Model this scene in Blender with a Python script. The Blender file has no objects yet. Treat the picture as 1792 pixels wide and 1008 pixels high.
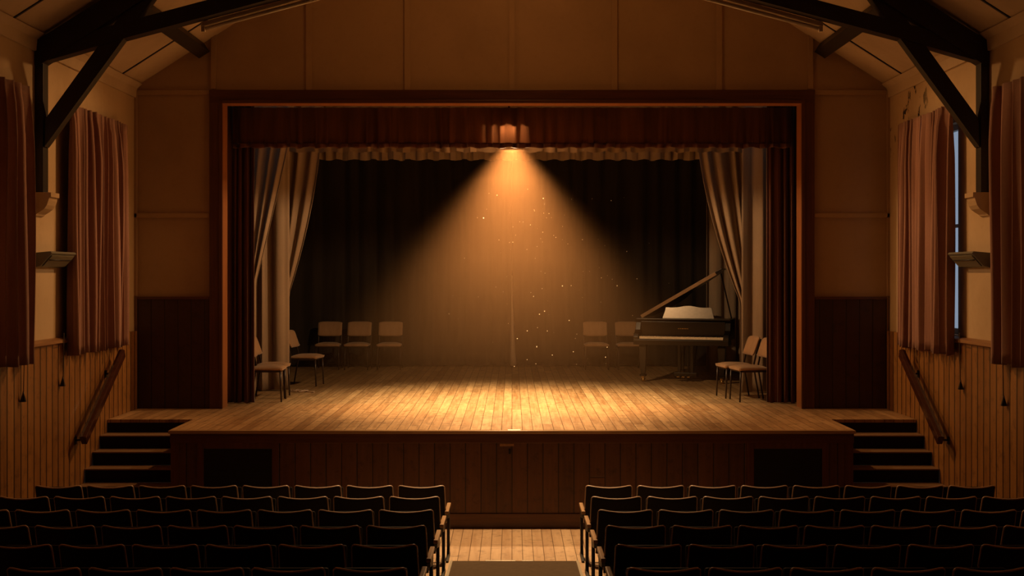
import bpy, bmesh, math, random
from mathutils import Vector, Matrix
random.seed(7)
PI = math.pi
S = bpy.context.scene
COL = S.collection
CAMZ = 2.70          # eye height above the hall floor
STG = 1.04           # stage deck height
PW = 14.85           # distance of the proscenium wall
XW = 4.67            # half width of the hall
XP = 4.63            # face of the side panelling
RZ = 5.013           # eaves height
SL = 0.64            # roof slope
ROWY, ROWP = 11.1, 0.81

def ramp(y):         # raked hall floor
    return max(0.0, (11.3 - y) * 0.056)

# ------------------------------------------------------------------ materials
def new_mat(name):
    m = bpy.data.materials.new(name); m.use_nodes = True
    nt = m.node_tree; nt.nodes.clear()
    out = nt.nodes.new('ShaderNodeOutputMaterial')
    b = nt.nodes.new('ShaderNodeBsdfPrincipled')
    nt.links.new(b.outputs[0], out.inputs[0])
    return m, nt, b, out

def N(nt, t, **kw):
    n = nt.nodes.new(t)
    for k, v in kw.items(): setattr(n, k, v)
    return n

def mth(nt, op, a, b=None, c=None, clamp=False):
    n = N(nt, 'ShaderNodeMath', operation=op); n.use_clamp = clamp
    for i, v in enumerate((a, b, c)):
        if v is None: continue
        if isinstance(v, (int, float)): n.inputs[i].default_value = v
        else: nt.links.new(v, n.inputs[i])
    return n.outputs[0]

def mixc(nt, f, a, b, mode='MIX'):
    n = N(nt, 'ShaderNodeMix', data_type='RGBA', blend_type=mode)
    for i, v in ((0, f), (6, a), (7, b)):
        if isinstance(v, (int, float)): n.inputs[i].default_value = v
        elif isinstance(v, (tuple, list)): n.inputs[i].default_value = (*v, 1)
        else: nt.links.new(v, n.inputs[i])
    return n.outputs[2]

def noise(nt, vec, scale, detail=4, rough=0.55, dim='3D'):
    n = N(nt, 'ShaderNodeTexNoise', noise_dimensions=dim)
    n.inputs['Scale'].default_value = scale
    n.inputs['Detail'].default_value = detail
    n.inputs['Roughness'].default_value = rough
    if vec is not None: nt.links.new(vec, n.inputs['Vector'])
    return n.outputs['Fac']

def ramp2(nt, f, lo, hi):
    n = N(nt, 'ShaderNodeMapRange', interpolation_type='SMOOTHSTEP')
    n.inputs['From Min'].default_value = lo; n.inputs['From Max'].default_value = hi
    nt.links.new(f, n.inputs['Value'])
    return n.outputs[0]

def objxyz(nt):
    tc = N(nt, 'ShaderNodeTexCoord')
    s = N(nt, 'ShaderNodeSeparateXYZ'); nt.links.new(tc.outputs['Object'], s.inputs[0])
    return tc.outputs['Object'], s.outputs

def comb(nt, x, y, z):
    n = N(nt, 'ShaderNodeCombineXYZ')
    for i, v in enumerate((x, y, z)):
        if isinstance(v, (int, float)): n.inputs[i].default_value = v
        else: nt.links.new(v, n.inputs[i])
    return n.outputs[0]

def bump(nt, b, h, strength, dist=0.01):
    n = N(nt, 'ShaderNodeBump'); n.inputs['Strength'].default_value = strength
    n.inputs['Distance'].default_value = dist
    nt.links.new(h, n.inputs['Height']); nt.links.new(n.outputs[0], b.inputs['Normal'])

def plank_mat(name, across, along, w, L, dark, light, rough, groove=0.025, worn=None, gdark=0.25, spec=0.5):
    """boards: across/along are axis indices in object space"""
    m, nt, b, out = new_mat(name)
    vec, xyz = objxyz(nt)
    u = mth(nt, 'DIVIDE', xyz[across], w)
    idx = mth(nt, 'FLOOR', u); fr = mth(nt, 'FRACT', u)
    wn = N(nt, 'ShaderNodeTexWhiteNoise', noise_dimensions='1D'); nt.links.new(idx, wn.inputs['W'])
    r1 = wn.outputs[0]
    v = mth(nt, 'ADD', mth(nt, 'DIVIDE', xyz[along], L), mth(nt, 'MULTIPLY', r1, 7.3))
    jdx = mth(nt, 'FLOOR', v); jfr = mth(nt, 'FRACT', v)
    wn2 = N(nt, 'ShaderNodeTexWhiteNoise', noise_dimensions='2D')
    nt.links.new(comb(nt, idx, jdx, 0), wn2.inputs['Vector'])
    r2 = wn2.outputs[0]
    g = noise(nt, comb(nt, mth(nt, 'MULTIPLY', xyz[across], 26), mth(nt, 'MULTIPLY', xyz[along], 1.6), mth(nt, 'MULTIPLY', r2, 40)), 1.0, 6, 0.62)
    t = mth(nt, 'ADD', mth(nt, 'MULTIPLY', r2, 0.55), mth(nt, 'MULTIPLY', ramp2(nt, g, 0.3, 0.7), 0.45))
    c = mixc(nt, t, dark, light)
    if worn:
        wm = noise(nt, vec, 1.3, 6, 0.65)
        c = mixc(nt, mth(nt, 'MULTIPLY', ramp2(nt, wm, 0.5, 0.75), 0.75), c, worn)
    sc = noise(nt, vec, 9.0, 5, 0.7)
    c = mixc(nt, mth(nt, 'MULTIPLY', ramp2(nt, sc, 0.5, 0.7), 0.55), c, tuple(x * 0.4 for x in dark))
    e = mth(nt, 'MINIMUM', fr, mth(nt, 'SUBTRACT', 1.0, fr))
    gm = mth(nt, 'SUBTRACT', 1.0, ramp2(nt, e, 0.0, groove * 2))
    je = mth(nt, 'MINIMUM', jfr, mth(nt, 'SUBTRACT', 1.0, jfr))
    jm = mth(nt, 'SUBTRACT', 1.0, ramp2(nt, je, 0.0, 0.012 / L))
    gm = mth(nt, 'MAXIMUM', gm, mth(nt, 'MULTIPLY', jm, 0.7))
    c = mixc(nt, gm, c, tuple(x * gdark for x in dark))
    nt.links.new(c, b.inputs['Base Color'])
    rr = mth(nt, 'ADD', rough - 0.1, mth(nt, 'MULTIPLY', g, 0.25))
    nt.links.new(rr, b.inputs['Roughness'])
    b.inputs['Specular IOR Level'].default_value = spec
    bump(nt, b, mth(nt, 'SUBTRACT', mth(nt, 'MULTIPLY', g, 0.12), gm), 0.5, 0.006)
    return m

def wood_mat(name, dark, light, along=2, rough=0.45, spec=0.5, scale=1.0):
    m, nt, b, out = new_mat(name)
    vec, xyz = objxyz(nt)
    cs = [mth(nt, 'MULTIPLY', xyz[i], (1.5 if i == along else 28) * scale) for i in range(3)]
    g = noise(nt, comb(nt, *cs), 1.0, 5, 0.6)
    b2 = noise(nt, vec, 3.0, 3)
    t = mth(nt, 'ADD', mth(nt, 'MULTIPLY', ramp2(nt, g, 0.3, 0.7), 0.6), mth(nt, 'MULTIPLY', b2, 0.4))
    nt.links.new(mixc(nt, t, dark, light), b.inputs['Base Color'])
    b.inputs['Roughness'].default_value = rough
    b.inputs['Specular IOR Level'].default_value = spec
    bump(nt, b, g, 0.15, 0.004)
    return m

def paint_mat(name, base, dirt, rough=0.75, spots=None, amount=0.35):
    m, nt, b, out = new_mat(name)
    vec, xyz = objxyz(nt)
    n1 = noise(nt, vec, 0.9, 6, 0.6)
    n2 = noise(nt, vec, 14, 4, 0.6)
    c = mixc(nt, mth(nt, 'MULTIPLY', ramp2(nt, n1, 0.38, 0.72), amount), base, dirt)
    c = mixc(nt, mth(nt, 'MULTIPLY', ramp2(nt, n2, 0.5, 0.8), 0.18), c, dirt)
    n4 = noise(nt, vec, 3.1, 2, 0.5)                      # scattered small flecks
    c = mixc(nt, ramp2(nt, n4, 0.765, 0.785), c, tuple(x * 0.12 for x in dirt))
    if spots:
        y0, y1, z0, z1 = spots
        my = mth(nt, 'MULTIPLY', ramp2(nt, xyz[1], y0, y0 + 0.6), mth(nt, 'SUBTRACT', 1.0, ramp2(nt, xyz[1], y1 + 0.3, y1 + 0.6)))
        mz = mth(nt, 'MULTIPLY', ramp2(nt, xyz[2], z0, z0 + 0.5), mth(nt, 'SUBTRACT', 1.0, ramp2(nt, xyz[2], z1 - 0.02, z1)))
        pv = comb(nt, xyz[0], mth(nt, 'MULTIPLY', xyz[1], 1.6), mth(nt, 'MULTIPLY', xyz[2], 0.8))
        n3 = noise(nt, pv, 5.5, 4, 0.6)
        k = mth(nt, 'MULTIPLY', mth(nt, 'MULTIPLY', my, mz), ramp2(nt, n3, 0.585, 0.62))
        c = mixc(nt, k, c, (0.01, 0.007, 0.004))
    nt.links.new(c, b.inputs['Base Color'])
    b.inputs['Roughness'].default_value = rough
    b.inputs['Specular IOR Level'].default_value = 0.25
    bump(nt, b, n2, 0.15, 0.004)
    return m

def cloth_mat(name, col, col2, rough=0.85, sheen=0.3, trans=0.0, scale=60):
    m, nt, b, out = new_mat(name)
    vec, xyz = objxyz(nt)
    w = noise(nt, comb(nt, mth(nt, 'MULTIPLY', xyz[0], 6), mth(nt, 'MULTIPLY', xyz[1], 6), mth(nt, 'MULTIPLY', xyz[2], 0.6)), 1.0, 4)
    f = noise(nt, vec, scale, 2)
    c = mixc(nt, ramp2(nt, w, 0.3, 0.7), col, col2)
    c = mixc(nt, mth(nt, 'MULTIPLY', f, 0.3), c, tuple(x * 0.6 for x in col))
    nt.links.new(c, b.inputs['Base Color'])
    b.inputs['Roughness'].default_value = rough
    b.inputs['Specular IOR Level'].default_value = 0.2
    b.inputs['Sheen Weight'].default_value = sheen
    bump(nt, b, f, 0.1, 0.003)
    if trans:
        t = N(nt, 'ShaderNodeBsdfTranslucent'); nt.links.new(c, t.inputs[0])
        mx = N(nt, 'ShaderNodeMixShader'); mx.inputs[0].default_value = trans
        nt.links.new(b.outputs[0], mx.inputs[1]); nt.links.new(t.outputs[0], mx.inputs[2])
        nt.links.new(mx.outputs[0], out.inputs[0])
    return m

def plain_mat(name, col, rough=0.5, metal=0.0, spec=0.5, var=0.25, scale=12):
    m, nt, b, out = new_mat(name)
    vec, xyz = objxyz(nt)
    f = noise(nt, vec, scale, 4)
    nt.links.new(mixc(nt, mth(nt, 'MULTIPLY', f, var), col, tuple(x * 0.4 for x in col)), b.inputs['Base Color'])
    b.inputs['Roughness'].default_value = rough
    b.inputs['Metallic'].default_value = metal
    b.inputs['Specular IOR Level'].default_value = spec
    return m

M = {}
M['stage_floor'] = plank_mat('stage boards', 0, 1, 0.112, 2.6, (0.26, 0.135, 0.055), (0.56, 0.36, 0.18), 0.42, 0.022, (0.34, 0.2, 0.1))
M['hall_floor'] = plank_mat('hall boards', 0, 1, 0.103, 2.2, (0.40, 0.245, 0.13), (0.60, 0.42, 0.25), 0.5, 0.025, (0.46, 0.3, 0.18))
M['side_boards'] = plank_mat('varnished wall boards', 1, 2, 0.155, 90.0, (0.21, 0.092, 0.027), (0.37, 0.175, 0.052), 0.36, 0.07, None, 0.06)
M['front_boards'] = plank_mat('red brown boards', 0, 2, 0.165, 90.0, (0.06, 0.022, 0.009), (0.13, 0.05, 0.019), 0.45, 0.03, None, 0.1)
M['dark_boards'] = plank_mat('dark wall boards', 0, 2, 0.165, 90.0, (0.035, 0.012, 0.006), (0.058, 0.020, 0.009), 0.5, 0.03, None, 0.15)
M['red_wood'] = wood_mat('red brown timber', (0.065, 0.022, 0.009), (0.13, 0.046, 0.018), 2, 0.4)
M['red_wood_x'] = wood_mat('red brown timber lengthwise', (0.06, 0.020, 0.008), (0.12, 0.042, 0.016), 0, 0.4)
M['lit_lining_wood'] = wood_mat('lit lining timber', (0.30, 0.115, 0.042), (0.44, 0.18, 0.07), 2, 0.35)  # frame timber lightened: stage light on the reveal is put into the colour
M['nosing_wood'] = wood_mat('nosing timber', (0.25, 0.14, 0.065), (0.48, 0.31, 0.17), 0, 0.3)
M['rail_wood'] = wood_mat('handrail timber', (0.035, 0.012, 0.007), (0.07, 0.024, 0.013), 1, 0.2)
M['dado_wood'] = wood_mat('dado timber', (0.22, 0.11, 0.045), (0.36, 0.19, 0.08), 1, 0.4)
M['truss_wood'] = wood_mat('black stained timber', (0.006, 0.0035, 0.003), (0.016, 0.008, 0.006), 2, 0.5)
M['step_wood'] = wood_mat('step timber', (0.15, 0.085, 0.045), (0.30, 0.18, 0.10), 0, 0.5)
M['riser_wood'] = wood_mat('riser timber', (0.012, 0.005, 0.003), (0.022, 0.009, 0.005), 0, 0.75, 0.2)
M['wall'] = paint_mat('cream wall paint', (0.55, 0.42, 0.27), (0.33, 0.22, 0.12))
M['wall_r'] = paint_mat('cream wall paint with mould', (0.55, 0.42, 0.27), (0.33, 0.22, 0.12), spots=(13.2, 14.85, 4.0, 4.95))
M['gable'] = paint_mat('tan gable paint', (0.43, 0.30, 0.175), (0.26, 0.17, 0.09))
M['ceil'] = paint_mat('ceiling paint', (0.55, 0.44, 0.31), (0.3, 0.21, 0.13))
M['black_wall'] = paint_mat('black stage wall', (0.03, 0.025, 0.02), (0.015, 0.012, 0.01))
M['pale_wall'] = paint_mat('plaster wall', (0.5, 0.4, 0.28), (0.3, 0.22, 0.14))
M['red_velvet'] = cloth_mat('red velvet', (0.085, 0.027, 0.014), (0.14, 0.046, 0.024), 0.7, 0.3)
M['valance'] = cloth_mat('red valance cloth', (0.13, 0.052, 0.024), (0.21, 0.085, 0.04), 0.8, 0.15, 0.4)
M['beige_cloth'] = cloth_mat('beige stage cloth', (0.34, 0.245, 0.17), (0.44, 0.33, 0.235), 0.8, 0.25)
M['cream_cloth'] = cloth_mat('cream border cloth', (0.34, 0.245, 0.15), (0.42, 0.31, 0.20), 0.85, 0.1, 0.15)
M['black_cloth'] = cloth_mat('dark backdrop cloth', (0.035, 0.026, 0.018), (0.055, 0.042, 0.03), 0.9, 0.1)
M['window_cloth'] = cloth_mat('dusty pink curtain cloth', (0.26, 0.135, 0.105), (0.40, 0.22, 0.175), 0.8, 0.2, 0.04)
M['seat_back'] = plain_mat('black leathercloth', (0.012, 0.007, 0.006), 0.6, 0, 0.25)
M['seat_rim'] = plain_mat('pale lit-edge rim', (0.62, 0.44, 0.32), 0.3, 0, 0.6)  # pale tone stands in for light catching the seat back edges
M['arm_wood'] = wood_mat('armrest wood', (0.30, 0.17, 0.08), (0.52, 0.33, 0.18), 1, 0.35)
M['iron'] = plain_mat('black iron', (0.02, 0.016, 0.014), 0.45, 0.3)
M['chair_cloth'] = cloth_mat('tan chair upholstery', (0.40, 0.235, 0.13), (0.50, 0.31, 0.18), 0.9, 0.3, 0, 120)
M['chair_leg'] = plain_mat('dark chair frame', (0.045, 0.028, 0.02), 0.35, 0.2)
M['piano'] = plain_mat('black piano lacquer', (0.012, 0.007, 0.005), 0.3, 0, 0.3, 0.3, 3)
M['lid_edge'] = wood_mat('lit lid edge', (0.26, 0.15, 0.075), (0.36, 0.22, 0.11), 0, 0.4)  # tan puts the light on the lid's front edge into its colour
M['desk'] = plain_mat('polished music desk', (0.155, 0.135, 0.115), 0.32, 0.8, 0.5, 0.5, 24)
M['ivory'] = plain_mat('ivory keys', (0.9, 0.78, 0.6), 0.35)
M['ebony'] = plain_mat('ebony keys', (0.02, 0.016, 0.013), 0.3)
M['brass'] = plain_mat('brass', (0.6, 0.38, 0.14), 0.35, 0.9)
M['carpet'] = plain_mat('brown carpet', (0.105, 0.072, 0.043), 0.95, 0, 0.1, 0.6, 18)
M['strip'] = plain_mat('worn metal strip', (0.72, 0.62, 0.46), 0.3, 0.4)
M['heater'] = plain_mat('grey green enamel', (0.16, 0.15, 0.115), 0.5)
M['heater_face'] = plain_mat('brushed heater face', (0.23, 0.21, 0.15), 0.45, 0.2)
M['vent'] = plain_mat('black mesh', (0.006, 0.005, 0.004), 0.8)
M['cord'] = plain_mat('dark cord', (0.05, 0.03, 0.018), 0.8)
M['white'] = plain_mat('white paper', (0.85, 0.82, 0.75), 0.6)
M['enamel'] = plain_mat('white enamel', (0.75, 0.66, 0.52), 0.4)
M['tube'] = plain_mat('frosted tube', (0.75, 0.7, 0.6), 0.25)
M['frame_paint'] = plain_mat('window frame paint', (0.40, 0.38, 0.34), 0.5)
M['dust'] = plain_mat('pale dust', (0.9, 0.8, 0.65), 0.9)
M['gold'] = plain_mat('cast iron plate', (0.35, 0.22, 0.08), 0.4, 0.7)
def glass_mat():
    m = bpy.data.materials.new('window glass'); m.use_nodes = True
    nt = m.node_tree; nt.nodes.clear()
    out = N(nt, 'ShaderNodeOutputMaterial'); g = N(nt, 'ShaderNodeBsdfGlossy'); t = N(nt, 'ShaderNodeBsdfTransparent')
    t.inputs[0].default_value = (0.86, 0.92, 0.95, 1); g.inputs['Roughness'].default_value = 0.03
    f = N(nt, 'ShaderNodeFresnel'); f.inputs[0].default_value = 1.45
    mx = N(nt, 'ShaderNodeMixShader')
    ge = N(nt, 'ShaderNodeNewGeometry'); nt.links.new(mth(nt, 'MULTIPLY', f.outputs[0], mth(nt, 'SUBTRACT', 1.0, ge.outputs['Backfacing'])), mx.inputs[0]); nt.links.new(t.outputs[0], mx.inputs[1]); nt.links.new(g.outputs[0], mx.inputs[2])
    nt.links.new(mx.outputs[0], out.inputs[0]); return m
M['glass'] = glass_mat()

# ------------------------------------------------------------------ mesh helpers
def box(bm, x0, x1, y0, y1, z0, z1, bev=0.0, mat=None):
    vs = [bm.verts.new((x, y, z)) for x in (x0, x1) for y in (y0, y1) for z in (z0, z1)]
    fs = [(0, 1, 3, 2), (4, 6, 7, 5), (0, 4, 5, 1), (2, 3, 7, 6), (0, 2, 6, 4), (1, 5, 7, 3)]
    faces = [bm.faces.new([vs[i] for i in f]) for f in fs]
    if bev:
        es = {e for f in faces for e in f.edges}
        r = bmesh.ops.bevel(bm, geom=list(es), offset=bev, segments=2, affect='EDGES', profile=0.6)
        vs = list({v for f in r['faces'] for v in f.verts} | {v for v in vs if v.is_valid})
    if mat is not None:
        bmesh.ops.transform(bm, matrix=mat, verts=[v for v in vs if v.is_valid])
    return vs

def prism(bm, pts, ax, a0, a1, bev=0.0):
    """extrude the polygon pts along axis ax ('x': pts=(y,z), 'y': pts=(x,z), 'z': pts=(x,y))"""
    def P(p, a):
        return {'x': (a, p[0], p[1]), 'y': (p[0], a, p[1]), 'z': (p[0], p[1], a)}[ax]
    A = [bm.verts.new(P(p, a0)) for p in pts]; B = [bm.verts.new(P(p, a1)) for p in pts]
    n = len(pts)
    fs = [bm.faces.new(A), bm.faces.new(B[::-1])]
    for i in range(n): fs.append(bm.faces.new((A[i], B[i], B[(i + 1) % n], A[(i + 1) % n])))
    if bev:
        bmesh.ops.bevel(bm, geom=list({e for f in fs for e in f.edges}), offset=bev, segments=2, affect='EDGES', profile=0.6)

def tube(bm, pts, r, seg=8, cap=True):
    pts = [Vector(p) for p in pts]; rings = []
    n = len(pts)
    rr = r if isinstance(r, (list, tuple)) else [r] * n
    up = None
    for i, p in enumerate(pts):
        d = (pts[min(i + 1, n - 1)] - pts[max(i - 1, 0)]).normalized()
        if up is None:
            up = Vector((0, 0, 1)) if abs(d.z) < 0.9 else Vector((0, 1, 0))
        a = d.cross(up)
        if a.length < 1e-4: a = d.cross(Vector((1, 0, 0)))
        a.normalize(); b = a.cross(d).normalized(); up = b
        rings.append([bm.verts.new(p + (a * math.cos(2 * PI * k / seg) + b * math.sin(2 * PI * k / seg)) * rr[i]) for k in range(seg)])
    for i in range(n - 1):
        for k in range(seg):
            bm.faces.new((rings[i][k], rings[i][(k + 1) % seg], rings[i + 1][(k + 1) % seg], rings[i + 1][k]))
    if cap:
        bm.faces.new(rings[0][::-1]); bm.faces.new(rings[-1])

def lathe(bm, prof, cx, cy, seg=16):
    rings = [[bm.verts.new((cx + r * math.cos(2 * PI * k / seg), cy + r * math.sin(2 * PI * k / seg), z)) for k in range(seg)] for r, z in prof]
    for i in range(len(prof) - 1):
        for k in range(seg):
            bm.faces.new((rings[i][k], rings[i][(k + 1) % seg], rings[i + 1][(k + 1) % seg], rings[i + 1][k]))
    bm.faces.new(rings[0][::-1]); bm.faces.new(rings[-1])

def sheet(bm, nu, nv, f):
    g = [[bm.verts.new(f(i / nu, j / nv)) for j in range(nv + 1)] for i in range(nu + 1)]
    for i in range(nu):
        for j in range(nv):
            bm.faces.new((g[i][j], g[i + 1][j], g[i + 1][j + 1], g[i][j + 1]))

def tag(o, label=None, cat=None, group=None, kind=None):
    if label: o['label'] = label
    if cat: o['category'] = cat
    if group: o['group'] = group
    if kind: o['kind'] = kind
    return o

def thing(name, loc, label, cat, group=None, rz=0.0, kind=None):
    o = bpy.data.objects.new(name, None); COL.objects.link(o)
    o.location = loc; o.rotation_euler = (0, 0, rz); o.empty_display_size = 0.2
    return tag(o, label, cat, group, kind)

def obj(name, bm, mat, parent=None, smooth=False, world=False, solid=0.0, label=None):
    """ONE mesh object; world=True: the mesh was laid out in world space under an unrotated parent at depth one or two"""
    bmesh.ops.recalc_face_normals(bm, faces=bm.faces)
    if world and parent is not None:
        off = Vector((0, 0, 0)); p = parent
        while p is not None: off += p.location; p = p.parent
        bmesh.ops.translate(bm, vec=-off, verts=bm.verts)
    me = bpy.data.meshes.new(name); bm.to_mesh(me); bm.free()
    if smooth:
        for p in me.polygons: p.use_smooth = True
    me.materials.append(M[mat])
    o = bpy.data.objects.new(name, me); COL.objects.link(o)
    if parent is not None: o.parent = parent
    if solid:
        md = o.modifiers.new('thickness', 'SOLIDIFY'); md.thickness = solid; md.offset = 0
    if label: o['label'] = label
    return o

def BM(): return bmesh.new()

def copy_tree(o, parent=None):
    c = o.copy(); COL.objects.link(c)
    if parent is not None: c.parent = parent
    for ch in list(o.children): copy_tree(ch, c)
    return c

def struct(name, bm, mat, label, cat, parent=None, **kw):
    o = obj(name, bm, mat, parent, **kw)
    return tag(o, label, cat, None, 'structure')

# ================================================================== SETTING
# hall floor: level in front of the stage, then a gentle rake
b = BM()
ys = [12.9, 11.3] + [11.3 - 0.9 * k for k in range(1, 16)]
prev = None
for y in ys:
    row = [b.verts.new((x, y, ramp(y))) for x in (-XW, XW)]
    low = [b.verts.new((x, y, -0.3)) for x in (-XW, XW)]
    if prev:
        b.faces.new((prev[0][0], prev[0][1], row[1], row[0])); b.faces.new((prev[1][0], low[0], low[1], prev[1][1]))
    else:
        b.faces.new((row[0], row[1], low[1], low[0]))
    prev = (row, low)
b.faces.new((prev[0][1], prev[0][0], prev[1][0], prev[1][1]))
struct('floor', b, 'hall_floor', 'pale worn boarded floor of the aisle before the stage', 'floor')

# side walls with window openings
def side_wall(sgn, name, mat, side, wins):
    b = BM()
    x0, x1 = sorted((sgn * XW, sgn * (XW + 0.22)))
    y0, y1 = -2.2, PW + 0.2
    zb, zt = 2.06, 4.30
    cuts = sorted(wins)
    box(b, x0, x1, y0, y1, 0 - 0.3, zb); box(b, x0, x1, y0, y1, zt, RZ + 0.35)
    cy = y0
    for a, c in cuts:
        box(b, x0, x1, cy, a, zb, zt); cy = c
    box(b, x0, x1, cy, y1, zb, zt)
    w = struct(name, b, mat, f'cream plaster side wall above varnished boards, {side} of the hall', 'wall')
    # boarded dado, from the floor to a capping rail
    b = BM(); xa, xb = sorted((sgn * XP, sgn * XW)); box(b, xa, xb, -2.0, PW, -0.02, 2.0)
    obj('wainscot', b, 'side_boards', w, label='varnished vertical boards')
    b = BM(); xa, xb = sgn * XP, sgn * (XP - 0.035)
    prism(b, [(sgn * XW, 2.0), (sgn * XP, 1.985), (xb, 2.0), (xb - sgn * -0.004, 2.03), (sgn * (XP + 0.005), 2.045), (sgn * XW, 2.05)], 'y', -2.0, 14.1)
    obj('dado_rail', b, 'dado_wood', w, label='moulded timber rail')
    b = BM()
    prism(b, [(sgn * XW, RZ - 0.13), (sgn * (XW - 0.025), RZ - 0.13), (sgn * (XW - 0.035), RZ - 0.02), (sgn * (XW - 0.10), RZ + 0.04), (sgn * XW, RZ + 0.02)], 'y', -2.0, PW)
    obj('cornice', b, 'ceil', w, label='painted cornice board')
    return w
winL = [(9.75, 11.2), (12.9, 14.0)]; winR = [(9.75, 11.2), (12.56, 14.0)]
side_wall(-1, 'wall_left', 'wall', 'left', winL)
side_wall(1, 'wall_right', 'wall_r', 'right', winR)
k = 0
for sgn, ws in ((-1, winL), (1, winR)):
    for (a, c) in ws[1:] + ws[:1]:
        k += 1
        zb, zt = 2.06, 4.30
        xa, xb = sorted((sgn * (XW + 0.08), sgn * (XW + 0.13)))
        b = BM()
        box(b, xa, xb, a, a + 0.05, zb, zt); box(b, xa, xb, c - 0.05, c, zb, zt)
        box(b, xa, xb, a + 0.05, c - 0.05, zb, zb + 0.06); box(b, xa, xb, a + 0.05, c - 0.05, zt - 0.06, zt)
        box(b, xa, xb, a + 0.05, c - 0.05, 3.2, 3.235); my = (a + c) / 2
        box(b, xa, xb, my - 0.018, my + 0.018, zb + 0.06, zt - 0.06)
        w = struct(f'window_{k}', b, 'frame_paint', f"tall window behind the {'nearer' if c < 12 else 'farther'} curtains of the {'left' if sgn < 0 else 'right'} wall", 'window')
        b = BM(); xm = sgn * (XW + 0.105); box(b, xm - 0.002, xm + 0.002, a + 0.05, c - 0.05, zb + 0.06, zt - 0.06)
        obj('pane', b, 'glass', w, label='clear glass')

# proscenium (front) wall: gable with the stage opening
OX, OZ = 3.66, 4.90
b = BM()
def gz(x): return RZ + SL * (XW - abs(x))
for (x0, x1, z0) in ((-XW, -OX, -0.2), (-OX, 0, OZ), (0, OX, OZ), (OX, XW, -0.2)):
    prism(b, [(x0, z0), (x1, z0), (x1, gz(x1) + 0.1), (x0, gz(x0) + 0.1)], 'y', PW, PW + 0.2)
bmesh.ops.remove_doubles(b, verts=b.verts, dist=1e-5)
wf = struct('wall_front', b, 'gable', 'tan panelled gable wall around the stage opening', 'wall')
for sgn in (-1, 1):
    b = BM(); xa, xb = sorted((sgn * 3.74, sgn * XP)); box(b, xa, xb, PW - 0.03, PW, 1.04, 2.39)
    obj('wainscot', b, 'dark_boards', wf, label='dark red-brown boards')
    b = BM(); box(b, xa, xb, PW - 0.045, PW, 2.39, 2.425, 0.006); obj('dado_rail', b, 'red_wood_x', wf, label='dark timber rail')
# cover battens on the wall
n = 0
def trim(x0, x1, z0, z1, label, z1b=None):
    global n
    n += 1
    b = BM()
    if z1b is None: box(b, x0, x1, PW - 0.026, PW, z0, z1, 0.003)
    else: prism(b, [(x0, z0), (x1, z0), (x1, z1b), (x0, z1)], 'y', PW - 0.026, PW)
    struct(f'trim_{n}', b, 'gable', label, 'wall batten')
names = ['first', 'second', 'third', 'fourth', 'fifth']
for i, px in enumerate((541, 713, 896, 1075, 1258)):
    x = (px - 896) / 141.4
    trim(x - 0.035, x + 0.035, 4.98, gz(x - 0.035), f'{names[i]} upright batten from the left above the stage frame', gz(x + 0.035))
for sgn, s in ((-1, 'left'), (1, 'right')):
    x = sgn * 3.69
    trim(x - 0.03, x + 0.03, 4.99, gz(x - 0.03), f'upright batten over the {s} corner of the stage frame', gz(x + 0.03))
    xa, xb = sorted((sgn * 3.74, sgn * (XW - 0.002)))
    trim(xa, xb, 4.92, 4.975, f'upper level batten on the wall {s} of the stage frame')
    trim(xa, xb, 3.40, 3.455, f'lower level batten on the wall {s} of the stage frame')
    xa, xb = sorted((sgn * (XW - 0.035), sgn * XW))
    trim(xa, xb, 2.43, 4.92, f'upright batten in the corner {s} of the stage frame')

# rear wall and ceiling of the hall
b = BM(); prism(b, [(-XW, -0.3), (XW, -0.3), (XW, RZ + 0.1), (0, gz(0) + 0.1), (-XW, RZ + 0.1)], 'y', -2.2, -2.0)
struct('wall_rear', b, 'wall', 'plain cream wall at the rear of the hall', 'wall')
b = BM()
prism(b, [(-XW - 0.2, RZ - 0.128), (0, gz(0)), (XW + 0.2, RZ - 0.128), (XW + 0.2, RZ + 0.08), (0, gz(0) + 0.2), (-XW - 0.2, RZ + 0.08)], 'y', -2.2, PW + 0.2)
ce = struct('ceiling', b, 'ceil', 'pale pitched ceiling of broad boards with dark joints', 'ceiling')
for sgn in (-1, 1):
    for y in (14.13, 12.6, 11.05, 9.5):
        b = BM(); prism(b, [(sgn * XW, RZ), (sgn * XW, RZ - 0.012), (0, gz(0) - 0.012), (0, gz(0))], 'y', y - 0.014, y + 0.014)
        obj('joint_strip', b, 'truss_wood', ce, label='thin dark joint strip')

# stage house
for nm, bx, lab in (('wall_stage_left', (-5.4, -5.2, PW + 0.2, 22.3, -0.2, 6.6), 'black side wall of the stage, left'),
                    ('wall_stage_right', (5.2, 5.4, PW + 0.2, 22.3, -0.2, 6.6), 'black side wall of the stage, right')):
    b = BM(); box(b, *bx); struct(nm, b, 'black_wall', lab, 'wall')
b = BM(); box(b, -5.4, 5.4, 22.1, 22.3, -0.2, 6.6); struct('wall_stage_back', b, 'pale_wall', 'plaster wall at the back of the stage', 'wall')
b = BM(); box(b, -5.4, 5.4, PW + 0.2, 22.3, 6.6, 6.8); struct('ceiling_stage', b, 'black_wall', 'black ceiling over the stage', 'ceiling')
for sgn, s in ((-1, 'left'), (1, 'right')):
    xa, xb = sorted((sgn * XW, sgn * 5.4))
    b = BM(); box(b, xa, xb, PW + 0.2, PW + 0.3, -0.2, 6.8); struct(f'wall_stage_front_{s}', b, 'black_wall', f'black return wall behind the stage frame, {s}', 'wall')

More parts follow.
